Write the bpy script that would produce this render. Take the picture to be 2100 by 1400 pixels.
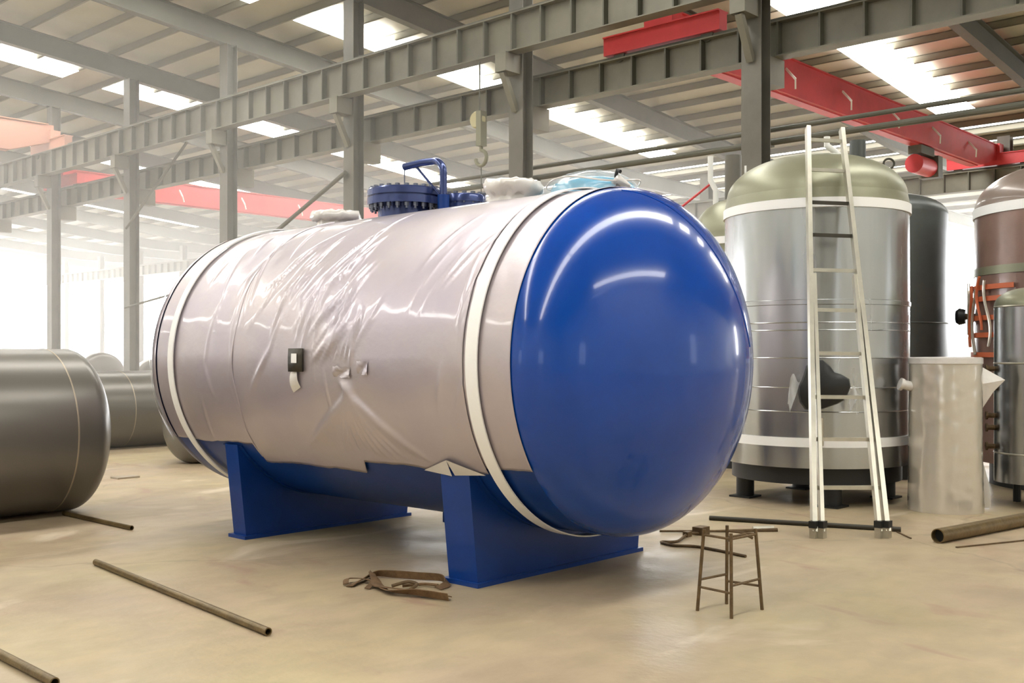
import bpy, math, random
from math import pi, sin, cos, radians as R
from mathutils import Vector as V, Matrix, noise
random.seed(7)
S = bpy.context.scene
for o in list(bpy.data.objects): bpy.data.objects.remove(o)
COL = S.collection

# ---------------------------------------------------------------- camera, world, light, exposure
FPX, YAW, HOR, CAMH = 2186.9, 0.74702, 727.1, 1.6
cd = bpy.data.cameras.new('camera'); cam = bpy.data.objects.new('camera', cd); COL.objects.link(cam)
cd.sensor_width = 36; cd.sensor_fit = 'HORIZONTAL'; cd.lens = 36*FPX/2100
cd.shift_y = (HOR-700)/2100
cd.clip_end = 400; cd.clip_start = 0.05
cam.location = (0, 0, CAMH); cam.rotation_euler = (pi/2, 0, YAW)
S.camera = cam

w = bpy.data.worlds.new('sky'); S.world = w; w.use_nodes = True
bg = w.node_tree.nodes['Background']; bg.inputs[0].default_value = (.93, .97, 1, 1); bg.inputs[1].default_value = 3.0

SKYLIGHT, WINDOW, NEARWIN = 11.5, 12.0, 1.6
S.view_settings.view_transform = 'Standard'; S.view_settings.look = 'None'
S.view_settings.gamma = 1; S.view_settings.use_curve_mapping = False
S.view_settings.exposure = 0.52
S.cycles.max_bounces = 8; S.cycles.diffuse_bounces = 5; S.cycles.glossy_bounces = 4
S.cycles.volume_bounces = 1; S.cycles.transparent_max_bounces = 8
S.cycles.caustics_reflective = False; S.cycles.caustics_refractive = False
S.cycles.use_denoising = True; S.cycles.sample_clamp_indirect = 6

# ---------------------------------------------------------------- geometry helpers
class MB:
    def __init__(s): s.v = []; s.f = []
    def add(s, vs, fs):
        b = len(s.v); s.v += [tuple(p) for p in vs]; s.f += [tuple(b+i for i in f) for f in fs]; return s
    def box(s, a, b):
        (x0, y0, z0), (x1, y1, z1) = a, b
        return s.add([(x0,y0,z0),(x1,y0,z0),(x1,y1,z0),(x0,y1,z0),(x0,y0,z1),(x1,y0,z1),(x1,y1,z1),(x0,y1,z1)],
                     [(0,3,2,1),(4,5,6,7),(0,1,5,4),(1,2,6,5),(2,3,7,6),(3,0,4,7)])
    def bar(s, p, q, wd, ht, up=(0,0,1)):
        """rectangular bar from p to q"""
        p, q = V(p), V(q); d = (q-p).normalized(); u = V(up)
        if abs(d.dot(u)) > .99: u = V((1,0,0))
        sx = d.cross(u).normalized(); sz = sx.cross(d).normalized()
        vs = []
        for c in (p, q):
            for a, b in ((-1,-1),(1,-1),(1,1),(-1,1)): vs.append(c + sx*a*wd/2 + sz*b*ht/2)
        return s.add(vs, [(0,1,2,3),(7,6,5,4),(0,4,5,1),(1,5,6,2),(2,6,7,3),(3,7,4,0)])
    def tube(s, pts, r, n=12, cap=True, radii=None):
        pts = [V(p) for p in pts]; rings = []; prev = None
        for i, p in enumerate(pts):
            d = (pts[min(i+1, len(pts)-1)] - pts[max(i-1, 0)]).normalized()
            if prev is None:
                u = V((0,0,1)) if abs(d.z) < .9 else V((1,0,0))
            else: u = prev
            sx = d.cross(u)
            if sx.length < 1e-5: sx = d.orthogonal()
            sx.normalize(); sz = sx.cross(d).normalized(); prev = sz
            rr = radii[i] if radii else r
            rings.append([p + sx*cos(2*pi*k/n)*rr + sz*sin(2*pi*k/n)*rr for k in range(n)])
        vs = [q for g in rings for q in g]; fs = []
        for i in range(len(pts)-1):
            for k in range(n):
                a, b = i*n+k, i*n+(k+1) % n; fs.append((a, b, b+n, a+n))
        if cap: fs.append(tuple(range(n-1, -1, -1))); fs.append(tuple((len(pts)-1)*n+k for k in range(n)))
        return s.add(vs, fs)
    def pipe(s, p, q, ro, ri, n=20):
        """open hollow pipe"""
        p, q = V(p), V(q); d = (q-p).normalized(); u = V((0,0,1)) if abs(d.z) < .9 else V((1,0,0))
        sx = d.cross(u).normalized(); sz = sx.cross(d)
        vs = []
        for c in (p, q):
            for rr in (ro, ri): vs += [c + (sx*cos(2*pi*k/n) + sz*sin(2*pi*k/n))*rr for k in range(n)]
        fs = []
        for k in range(n):
            j = (k+1) % n
            fs += [(k, j, 2*n+j, 2*n+k), (n+j, n+k, 3*n+k, 3*n+j), (j, k, n+k, n+j), (2*n+k, 2*n+j, 3*n+j, 3*n+k)]
        return s.add(vs, fs)
    def lathe(s, prof, n=48, c=(0,0,0), axis='z', a0=0, a1=2*pi):
        """prof: list of (radius, height)"""
        full = abs(a1-a0-2*pi) < 1e-6; m = n if full else n+1; vs = []
        for (r, h) in prof:
            for k in range(m):
                a = a0 + (a1-a0)*k/n
                if axis == 'z': vs.append((c[0]+r*cos(a), c[1]+r*sin(a), c[2]+h))
                elif axis == 'x': vs.append((c[0]+h, c[1]+r*cos(a), c[2]+r*sin(a)))
                else: vs.append((c[0]+r*sin(a), c[1]+h, c[2]+r*cos(a)))
        fs = []
        for i in range(len(prof)-1):
            for k in range(n):
                a, b = i*m+k, i*m+(k+1) % m; fs.append((a, b, b+m, a+m))
        return s.add(vs, fs)
    def grid(s, fn, nu, nv):
        vs = [fn(i/nu, j/nv) for i in range(nu+1) for j in range(nv+1)]
        fs = [(i*(nv+1)+j, (i+1)*(nv+1)+j, (i+1)*(nv+1)+j+1, i*(nv+1)+j+1) for i in range(nu) for j in range(nv)]
        return s.add(vs, fs)
    def build(s, name, mat, parent=None, smooth=True, ang=35, loc=None):
        me = bpy.data.meshes.new(name); me.from_pydata(s.v, [], s.f); me.update()
        me.materials.append(mat)
        if smooth:
            for p in me.polygons: p.use_smooth = True
            me.set_sharp_from_angle(angle=R(ang))
        o = bpy.data.objects.new(name, me); COL.objects.link(o)
        if parent is not None: o.parent = parent
        if loc: o.location = loc
        return o

def fixn(o):
    import bmesh
    bm = bmesh.new(); bm.from_mesh(o.data); bmesh.ops.recalc_face_normals(bm, faces=bm.faces); bm.to_mesh(o.data); bm.free(); return o
def thing(name, label, cat, loc=(0,0,0), rz=0, group=None, rx=0, ry=0):
    o = bpy.data.objects.new(name, None); COL.objects.link(o); o.location = loc; o.rotation_euler = (rx, ry, rz)
    o.empty_display_size = .2
    o['label'] = label; o['category'] = cat
    if group: o['group'] = group
    return o
def tag(o, label, cat, group=None):
    o['label'] = label; o['category'] = cat
    if group: o['group'] = group
    return o
def struct(name, loc=(0,0,0)):
    o = bpy.data.objects.new(name, None); COL.objects.link(o); o.location = loc; o['kind'] = 'structure'; return o
def dup(root, loc=None, rz=None, label=None, group=None):
    r = root.copy(); COL.objects.link(r)
    if loc is not None: r.location = loc
    if rz is not None: r.rotation_euler = (0, 0, rz)
    if label: r['label'] = label
    if group: r['group'] = group
    for ch in list(root.children):
        c = ch.copy(); COL.objects.link(c); c.parent = r
        for g in ch.children:
            d = g.copy(); COL.objects.link(d); d.parent = c
    return r
def inst(me_o, parent, loc):
    c = me_o.copy(); COL.objects.link(c); c.parent = parent; c.location = loc; return c

# ---------------------------------------------------------------- materials
def srgb(r, g, b):
    f = lambda c: ((c/255+.055)/1.055)**2.4 if c > 10 else c/255/12.92
    return (f(r), f(g), f(b), 1)
def mat(name, col, rough=.6, metal=0, coat=0, emis=None, var=0, vscale=3, bump=0, bscale=20, spec=.5, col2=None, stretch=(1,1,1), rvar=0, detail=5):
    m = bpy.data.materials.new(name); m.use_nodes = True; nt = m.node_tree; b = nt.nodes['Principled BSDF']
    b.inputs['Base Color'].default_value = col; b.inputs['Roughness'].default_value = rough
    b.inputs['Metallic'].default_value = metal; b.inputs['Coat Weight'].default_value = coat
    b.inputs['Coat Roughness'].default_value = .06; b.inputs['Specular IOR Level'].default_value = spec
    if emis:
        b.inputs['Emission Color'].default_value = emis[0]; b.inputs['Emission Strength'].default_value = emis[1]
    if var or col2 or bump or rvar:
        tc = nt.nodes.new('ShaderNodeTexCoord'); mp = nt.nodes.new('ShaderNodeMapping'); mp.inputs['Scale'].default_value = stretch
        nt.links.new(tc.outputs['Object'], mp.inputs[0])
        n = nt.nodes.new('ShaderNodeTexNoise'); n.inputs['Scale'].default_value = vscale; n.inputs['Detail'].default_value = detail; n.inputs['Roughness'].default_value = .6
        nt.links.new(mp.outputs[0], n.inputs[0])
        rp = nt.nodes.new('ShaderNodeValToRGB'); rp.color_ramp.elements[0].position = .35; rp.color_ramp.elements[1].position = .65
        c2 = col2 or tuple(min(1, c*(1+var)) for c in col[:3])+(1,)
        c1 = col if col2 else tuple(c*(1-var) for c in col[:3])+(1,)
        rp.color_ramp.elements[0].color = c1; rp.color_ramp.elements[1].color = c2
        nt.links.new(n.outputs[0], rp.inputs[0]); nt.links.new(rp.outputs[0], b.inputs['Base Color'])
        if rvar:
            mr = nt.nodes.new('ShaderNodeMapRange'); mr.inputs['From Min'].default_value = .3; mr.inputs['From Max'].default_value = .7
            mr.inputs['To Min'].default_value = rough-rvar; mr.inputs['To Max'].default_value = rough+rvar
            nt.links.new(n.outputs[0], mr.inputs[0]); nt.links.new(mr.outputs[0], b.inputs['Roughness'])
        if bump:
            n2 = nt.nodes.new('ShaderNodeTexNoise'); n2.inputs['Scale'].default_value = bscale; n2.inputs['Detail'].default_value = 4
            nt.links.new(mp.outputs[0], n2.inputs[0])
            bp = nt.nodes.new('ShaderNodeBump'); bp.inputs['Strength'].default_value = bump; bp.inputs['Distance'].default_value = .02
            nt.links.new(n2.outputs[0], bp.inputs['Height']); nt.links.new(bp.outputs[0], b.inputs['Normal'])
    return m
def emitter(name, col, st):
    m = bpy.data.materials.new(name); m.use_nodes = True; nt = m.node_tree; nt.nodes.clear()
    e = nt.nodes.new('ShaderNodeEmission'); e.inputs[0].default_value = col; e.inputs[1].default_value = st
    o = nt.nodes.new('ShaderNodeOutputMaterial'); nt.links.new(e.outputs[0], o.inputs[0]); return m

M = {}
M['skylight'] = emitter('translucent_skylight', (1, .985, .93, 1), SKYLIGHT)
M['pane'] = emitter('bright_window_pane', (.97, .98, 1, 1), WINDOW)
M['pane_near'] = emitter('window_pane', (.95, .98, 1, 1), NEARWIN)
M['roof'] = mat('roof_sheet', srgb(176,174,160), .55, .1, var=.12, vscale=.25)
M['purlin'] = mat('purlin_steel', srgb(128,124,110), .6, .1)
M['rafter'] = mat('rafter_steel', srgb(92,91,80), .6, .1, var=.1, vscale=1)
M['column'] = mat('column_paint', srgb(104,101,92), .55, .1, var=.12, vscale=1.2)
M['beam'] = mat('beam_paint', srgb(114,111,98), .55, .1, var=.15, vscale=.8)
M['wall'] = mat('wall_sheet', srgb(205,206,202), .6)
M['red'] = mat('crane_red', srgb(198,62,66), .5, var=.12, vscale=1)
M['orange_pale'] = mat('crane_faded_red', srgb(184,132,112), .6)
M['blue'] = mat('blue_gloss_paint', (.003,.058,.36,1), .2, 0, coat=.45, var=.08, vscale=1.3, bump=.12, bscale=1.8, spec=.3)
M['blue_flat'] = mat('shaded_blue_paint', (.004,.04,.22,1), .35, 0, coat=.1, var=.12, vscale=2, spec=.35)  # blue taken darker to carry the shade on the saddles
M['blue_dark'] = mat('navy_paint', (.016,.024,.10,1), .4, .2, coat=.15)
M['navy_metal'] = mat('navy_flange_paint', (.05,.075,.22,1), .25, .5, coat=.5)
M['film'] = mat('plastic_film', srgb(182,173,186), .36, .45, coat=.5, var=.05, vscale=.9, bump=.3, bscale=5, col2=srgb(196,186,188))
M['film_pale'] = mat('pale_plastic_film', srgb(220,216,212), .3, .05, coat=.5, bump=.2, bscale=9, var=.04, vscale=5)
M['strap'] = mat('white_strap', srgb(250,250,250), .45, spec=.4)
M['cyan'] = mat('cyan_cover', srgb(60,180,220), .25, coat=.6)
M['bolt'] = mat('bolt_steel', srgb(120,125,140), .3, .8)
M['black'] = mat('black_rubber', (.012,.012,.012,1), .5)
M['steel'] = mat('brushed_steel_cladding', srgb(182,184,184), .24, .95, var=.12, vscale=2.2, stretch=(1,1,.12), rvar=.06, bump=.04, bscale=3)
M['steel_dome'] = mat('steel_dome_plate', srgb(146,146,124), .4, .4, var=.08, vscale=2)
M['steel_dark'] = mat('dark_coated_steel', srgb(84,88,86), .4, .4, var=.12, vscale=2)
M['mill'] = mat('mill_scale_steel', srgb(116,112,106), .32, .4, var=.05, vscale=1.2, stretch=(.3,1,1), detail=2)
M['mill_edge'] = mat('weld_seam', srgb(170,158,140), .4, .5)
M['brown'] = mat('brown_wrapped_film', srgb(140,112,102), .3, .1, coat=.5, var=.1, vscale=3, bump=.25, bscale=4)
M['orange'] = mat('orange_hose', srgb(214,112,72), .5)
M['alu'] = mat('aluminium_ladder', srgb(196,192,178), .32, .8, var=.08, vscale=6)
M['rust'] = mat('rusty_steel', srgb(104,84,58), .6, .4, var=.25, vscale=14, bump=.3, bscale=60)
M['rust2'] = mat('olive_steel_pipe', srgb(112,94,62), .42, .5, var=.2, vscale=8, bump=.15, bscale=40)
M['darkbar'] = mat('dark_bar_steel', srgb(70,66,58), .5, .5)
M['inside'] = mat('bore_darkness', (.01,.009,.008,1), .8)  # black standing in for the shade inside pipes
M['web'] = mat('brown_webbing', srgb(112,86,58), .8, var=.2, vscale=20, bump=.4, bscale=120)
M['white'] = mat('white_paint', srgb(232,232,228), .5)
M['tan'] = mat('clear_film_over_silver', srgb(208,200,186), .2, .35, coat=1, var=.03, vscale=2, bump=.25, bscale=4)
M['clear'] = mat('clear_film_hood', srgb(225,228,230), .2, 0, coat=.5)
M['clear'].node_tree.nodes['Principled BSDF'].inputs['Alpha'].default_value = .28
M['clear2'] = mat('torn_film', srgb(225,228,230), .2, 0, coat=.5)
M['clear2'].node_tree.nodes['Principled BSDF'].inputs['Alpha'].default_value = .6
M['dark_dome'] = mat('brown_dome_film', srgb(124,108,98), .35, .1, coat=.3, var=.08)
M['hookm'] = mat('hook_paint', srgb(120,118,98), .5, .3)
M['yellowish'] = mat('hook_block_yellow', srgb(172,164,126), .5)

# floor material: dusty beige concrete with worn glossy patches, stains and hairline cracks
def floor_mat():
    m = bpy.data.materials.new('worn_concrete'); m.use_nodes = True; nt = m.node_tree; b = nt.nodes['Principled BSDF']
    N, L = nt.nodes.new, nt.links.new
    tc = N('ShaderNodeTexCoord')
    def noi(sc, det=5, dist=0, st=(1,1,1)):
        mp = N('ShaderNodeMapping'); mp.inputs['Scale'].default_value = st; L(tc.outputs['Object'], mp.inputs[0])
        n = N('ShaderNodeTexNoise'); n.inputs['Scale'].default_value = sc; n.inputs['Detail'].default_value = det
        n.inputs['Distortion'].default_value = dist; L(mp.outputs[0], n.inputs[0]); return n.outputs[0]
    def ramp(src, stops):
        r = N('ShaderNodeValToRGB'); e = r.color_ramp.elements
        e[0].position, e[0].color = stops[0]; e[1].position, e[1].color = stops[-1]
        for p, c in stops[1:-1]: x = e.new(p); x.color = c
        L(src, r.inputs[0]); return r.outputs[0]
    def mix(f, a, bb, mode='MIX'):
        x = N('ShaderNodeMix'); x.data_type = 'RGBA'; x.blend_type = mode
        if isinstance(f, float): x.inputs[0].default_value = f
        else: L(f, x.inputs[0])
        for s_, i in ((a, 6), (bb, 7)):
            if isinstance(s_, tuple): x.inputs[i].default_value = s_
            else: L(s_, x.inputs[i])
        return x.outputs[2]
    base = ramp(noi(.55, 6, .4), [(.3, srgb(170,150,128)), (.5, srgb(177,159,129)), (.7, srgb(180,164,128))])
    fine = ramp(noi(5, 8, .3, (1, .55, 1)), [(.35, (.86,.86,.86,1)), (.65, (1.0,1.0,1.0,1))])
    c = mix(1.0, base, fine, 'MULTIPLY')
    st = ramp(noi(1.3, 7, 1.2, (.7,1.4,1)), [(.60, (0,0,0,1)), (.72, (1,1,1,1))])
    c = mix(st, c, srgb(160,134,112))
    pale = ramp(noi(.9, 6, .8, (1.6,.7,1)), [(.62, (0,0,0,1)), (.75, (1,1,1,1))])
    c = mix(pale, c, srgb(206,190,166))
    vo = N('ShaderNodeTexVoronoi'); vo.feature = 'DISTANCE_TO_EDGE'; vo.inputs['Scale'].default_value = .16; 
    mp = N('ShaderNodeMapping'); L(tc.outputs['Object'], mp.inputs[0]); 
    nn = N('ShaderNodeTexNoise'); nn.inputs['Scale'].default_value = 1.5; nn.inputs['Detail'].default_value = 6; L(tc.outputs['Object'], nn.inputs[0])
    mx = N('ShaderNodeVectorMath'); mx.operation = 'MULTIPLY_ADD'; L(nn.outputs[1], mx.inputs[0]); mx.inputs[1].default_value = (.5,.5,.5); L(tc.outputs['Object'], mx.inputs[2])
    L(mx.outputs[0], vo.inputs[0])
    cr = ramp(vo.outputs[0], [(0, (.8,.8,.8,1)), (.0022, (1,1,1,1))])
    c = mix(1.0, c, cr, 'MULTIPLY')
    L(c, b.inputs['Base Color'])
    rr = ramp(noi(1.1, 5, .6), [(.35, (.34,.34,.34,1)), (.65, (.6,.6,.6,1))]); L(rr, b.inputs['Roughness'])
    bp = N('ShaderNodeBump'); bp.inputs['Strength'].default_value = .25; bp.inputs['Distance'].default_value = .01
    L(noi(18, 6), bp.inputs['Height']); L(bp.outputs[0], b.inputs['Normal'])
    b.inputs['Specular IOR Level'].default_value = .45
    return m
M['floor'] = floor_mat()

# ================================================================ SETTING
XA, XB = -92.3, 13.7        # ends of the hall along X
Y0, Y1, Y2, Y3 = -18.0, 17.9, 38.5, 66.0
def zr(y):
    if y > Y2: return 9.75 - .01*(y-Y2)
    if y > 1: return 9.75 + .09*(Y2-y)
    return 13.1 - .09*(1-y)
MB().box((XA-1, Y0-1, -.3), (XB+1, Y3+1, 0)).build('floor', M['floor'], smooth=False)['kind'] = 'structure'

ceil = struct('ceiling', (0, 0, 0))
spans = [(Y0, 1), (1, Y1), (Y1, Y2), (Y2, Y3)]
FR = [-10.3+6*k for k in range(-13, 4)]          # frame lines
FR = [x for x in FR if XA < x < XB]
edges = [XA] + [x for x in FR] + [XB]
def slab(x0, x1, ya, yb, dz0, dz1):
    vs = []
    for z in (dz0, dz1):
        for (x, y) in ((x0, ya), (x1, ya), (x1, yb), (x0, yb)):
            yy = y + (1e-4 if y == ya else -1e-4); vs.append((x, y, zr(yy)+z))
    return MB().add(vs, [(0,3,2,1),(4,5,6,7),(0,1,5,4),(1,2,6,5),(2,3,7,6),(3,0,4,7)])
for i in range(len(edges)-1):
    for (ya, yb) in spans:
        slab(edges[i], edges[i+1], ya, yb, .22, .30).build('roof_panel', M['roof'], ceil, smooth=False)
# purlins, one C section each along the hall
y = Y0+.5; purl = []
while y < Y3:
    if abs(y-Y1) > .3:
        z = zr(y)
        MB().box((XA, y-.035, z), (XB, y-.025, z+.21)).box((XA, y-.035, z), (XB, y+.04, z+.012)).box((XA, y-.035, z+.2), (XB, y+.04, z+.215)).build('purlin', M['purlin'], ceil, smooth=False)
    y += 1.45
# rafters: I sections under the purlins
def rafter(x, ya, yb, dep=.62, wd=.28):
    m = MB(); n = 1
    a = (x, ya, zr(ya+1e-4)); b = (x, yb, zr(yb-1e-4))
    def pl(w_, z0, z1):
        vs = []
        for (X, Yy, Z) in (a, b):
            for (sx, dz) in ((-w_/2, z0), (w_/2, z0), (w_/2, z1), (-w_/2, z1)): vs.append((X+sx, Yy, Z+dz))
        m.add(vs, [(0,1,2,3),(7,6,5,4),(0,4,5,1),(1,5,6,2),(2,6,7,3),(3,7,4,0)])
    pl(wd, -.02, 0); pl(.012, -dep, 0); pl(wd, -dep-.02, -dep)
    return m
for x in FR:
    for (ya, yb) in spans: rafter(x, ya, yb).build('rafter', M['rafter'], ceil, smooth=False)
# skylight strips, one every second bay
for x in [-13.6+12*k for k in range(-6, 3)]:
    for (ya, yb) in ((-16, .9), (1.1, Y1-.6), (Y1+.9, Y2-1.6)):
        if x < XA or x > XB or (x > 5 and (ya < 0 or ya > Y1)): continue
        vs = []
        m = MB()
        for k in range(2): pass
        za, zb = zr(ya)-.004, zr(yb)-.004
        m.add([(x-.66, ya, za), (x+.66, ya, za), (x+.66, yb, zb), (x-.66, yb, zb), (x-.66, ya, za-.004), (x+.66, ya, za-.004), (x+.66, yb, zb-.004), (x-.66, yb, zb-.004)],
              [(0,1,2,3),(7,6,5,4),(0,4,5,1),(1,5,6,2),(2,6,7,3),(3,7,4,0)])
        m.build('skylight', M['skylight'], ceil, smooth=False)
# narrow translucent light strips in the roof of the far bay
y = Y2+1.2
while y < Y3-1:
    z = zr(y)
    for (xa, xb) in ((-44, -3),):
        MB().box((xa, y+.35, z+.2), (xb, y+.62, z+.216)).build('light_strip', M['skylight'], ceil, smooth=False)
    y += 2.9

def wall(name, axis, pos, a, b, h0, sill, head, winw, pitch, pane, ztop=None, first=0, nstart=1, skip=()):
    """wall with a row of tall windows; the wall object is the solid band plus piers"""
    m = MB(); t = .12
    def bx(u0, u1, z0, z1, off0=0, off1=t):
        if axis == 'x': m.box((pos+off0, u0, z0), (pos+off1, u1, z1))
        else: m.box((u0, pos+off0, z0), (u1, pos+off1, z1))
    bx(a, b, 0, sill); bx(a, b, head, h0)
    u = a; n = nstart; prev = a
    while u + pitch <= b + .01:
        c = u + pitch/2; lo, hi = c-winw/2, c+winw/2
        bx(prev, lo, sill, head); prev = hi
        wn = struct('window_%d' % n)
        f = MB(); g = []
        def fb(u0, u1, z0, z1, mm, o0=-.03, o1=.09):
            if axis == 'x': mm.box((pos+o0, u0, z0), (pos+o1, u1, z1))
            else: mm.box((u0, pos+o0, z0), (u1, pos+o1, z1))
        fb(lo, lo+.08, sill, head, f); fb(hi-.08, hi, sill, head, f); fb(lo+.08, hi-.08, sill, sill+.08, f); fb(lo+.08, hi-.08, head-.08, head, f)
        f.build('window_frame', M['white'], wn, smooth=False)
        k = max(1, round(winw/2.6)); 
        for q in range(k):
            p0 = lo+.08+(winw-.16)*q/k; p1 = lo+.08+(winw-.16)*(q+1)/k
            mm = MB(); fb(p0+.03, p1-.03, sill+.08, head-.08, mm, .02, .05); mm.build('pane', pane, wn, smooth=False)
            if q: mm = MB(); fb(p0-.03, p0+.03, sill+.08, head-.08, mm); mm.build('mullion', M['white'], wn, smooth=False)
        n += 1; u += pitch
    bx(prev, b, sill, head)
    o = m.build(name, M['wall'], smooth=False); o['kind'] = 'structure'
    return n
n = wall('wall_left', 'x', XA-.12, Y0, Y3, 12.0, .6, 8.3, 5.5, 6.0, M['pane'])
n = wall('wall_back', 'y', Y3, XA, XB, 9.6, 2.6, 8.6, 5.5, 6.0, M['pane'], nstart=n)
n = wall('wall_front', 'y', Y0-.12, XA, XB, 11.9, 1.2, 4.4, 3.4, 17.0, M['pane_near'], nstart=n)
n = wall('wall_right', 'x', XB, Y0, Y3, 13.0, 1.2, 5.0, 2.4, 28.0, M['pane_near'], nstart=n)
# louvred X-braced panel on the far wall
lp = struct('trim_1', (0,0,0))
MB().box((-32.2, Y3-.5, 7.0), (-30.0, Y3-.42, 8.0)).build('panel', M['column'], lp, smooth=False)
for (a, b) in (((-32.2, 5.6), (-30.0, 7.0)), ((-32.2, 7.0), (-30.0, 5.6)), ((-32.2, 5.6), (-30, 5.6)), ((-32.2,7.0),(-30,7.0))):
    MB().bar((a[0], Y3-.45, a[1]), (b[0], Y3-.45, b[1]), .12, .12).build('brace', M['column'], lp, smooth=False)

# haze in the far part of the hall, added also for veiling glare
hm = bpy.data.materials.new('glare_haze'); hm.use_nodes = True; nt = hm.node_tree; nt.nodes.clear()
vsn = nt.nodes.new('ShaderNodeVolumeScatter'); vsn.inputs['Density'].default_value = .0105; vsn.inputs['Color'].default_value = (1, .99, .96, 1); vsn.inputs['Anisotropy'].default_value = .45
nt.links.new(vsn.outputs[0], nt.nodes.new('ShaderNodeOutputMaterial').inputs['Volume'])
hz = MB().box((XA+.2, Y0+.2, .01), (-14, Y3-.6, 9.6)).build('haze', hm, smooth=False); hz['kind'] = 'stuff'; hz['label'] = 'thin haze in the far hall, also standing in for window glare'; hz['category'] = 'haze'

# ---------------------------------------------------------------- columns
def column_parts(root, h, fw=.42, web=.32):
    MB().box((-fw/2, -web/2-.016, .03), (fw/2, -web/2, h)).build('flange', M['column'], root, smooth=False)
    MB().box((-fw/2, web/2, .03), (fw/2, web/2+.016, h)).build('flange', M['column'], root, smooth=False)
    MB().box((-.01, -web/2, .03), (.01, web/2, h)).build('web', M['column'], root, smooth=False)
    MB().box((-.32, -.3, 0), (.32, .3, .03)).build('base_plate', M['column'], root, smooth=False)
ordn = ['first', 'second', 'third', 'fourth', 'fifth', 'sixth', 'seventh', 'eighth', 'ninth', 'tenth', 'eleventh', 'twelfth', 'thirteenth', 'fourteenth', 'fifteenth']
lab = ['tall grey steel column rising behind the blue tank end beside the red crane',
       'grey steel column behind the crane hook, between the two crane beams',
       'grey steel column directly behind the blue flanged manhole',
       'grey steel column behind the small wrapped nozzle at the left of the tank top',
       'grey steel column standing left of the big tank, above the lying dark tanks',
       'pale hazy steel column rising behind the large dark tank at left']
K1 = [-10.3-6*k for k in range(0, 14)]
c0 = None
for i, x in enumerate(K1):
    l = lab[i] if i < 6 else 'far grey steel column, %s from the right in the near column row' % ordn[i]
    if c0 is None:
        c0 = thing('steel_column', l, 'column', (x, Y1, 0), 0, 'columns of the near row')
        column_parts(c0, zr(Y1)-.62)
    else: dup(c0, (x, Y1, 0), 0, l, 'columns of the near row')
# far row
K2 = [-12.5-6*k for k in range(0, 13)]
c1 = None
for i, x in enumerate(K2):
    l = 'distant steel column, %s from the right in the far column row' % ordn[i]
    if c1 is None:
        c1 = thing('steel_column', l, 'column', (x, Y2, 0), 0, 'columns of the far row')
        column_parts(c1, zr(Y2)-.64)
    else: dup(c1, (x, Y2, 0), 0, l, 'columns of the far row')

# ---------------------------------------------------------------- runway beams
def runway(name, label, ya, ztop, dep, wd, stiff, x0=XA+.5, x1=8.0, side=-1):
    root = thing(name, label, 'beam', (0, ya, ztop))
    MB().box((x0, -wd/2, -.025), (x1, wd/2, 0)).build('top_flange', M['beam'], root, smooth=False)
    MB().box((x0, -wd/2, -dep), (x1, wd/2, -dep+.025)).build('bottom_flange', M['beam'], root, smooth=False)
    MB().box((x0, -.008, -dep+.025), (x1, .008, -.025)).build('web', M['beam'], root, smooth=False)
    MB().box((x0, -.035, 0), (x1, .035, .09)).build('rail', M['rafter'], root, smooth=False)
    x = x0 + .3; first = None
    while x < x1:
        if first is None: first = MB().box((-.02, -wd/2+.015, -dep+.025), (.02, wd/2-.015, -.025)).build('stiffener', M['rafter'], root, smooth=False, loc=(x,0,0))
        else: inst(first, root, (x, 0, 0))
        x += 6/7
    return root
runway('crane_beam', 'upper long grey crane beam with stiffeners, in front of the columns', Y1-.42, 9.18, .85, .34, 1)
runway('crane_beam', 'lower long grey crane beam with the red end carriage on it', Y1+.55, 7.95, .68, .34, 1)
runway('crane_beam', 'distant grey crane beam at the far end of the red crane', Y2-.5, 7.95, .68, .34, 1)
# brackets carrying the beams
b0 = None
for i, x in enumerate(K1[:12]):
    l = 'grey steel bracket under the crane beams on the %s column from the right' % ordn[i]
    if b0 is None:
        b0 = thing('column_bracket', l, 'bracket', (x, Y1, 0), 0, 'brackets on the near column row')
        MB().box((-.16, .18, 6.75), (.16, .80, 7.27)).build('bracket_box', M['beam'], b0, smooth=False)
        MB().box((-.16, -.68, 7.9), (.16, -.18, 8.32)).build('bracket_box', M['beam'], b0, smooth=False)
        MB().bar((0, -.18, 7.1), (0, -.6, 7.9), .14, .12).build('knee_brace', M['beam'], b0, smooth=False)
    else: dup(b0, (x, Y1, 0), 0, l, 'brackets on the near column row')

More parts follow.
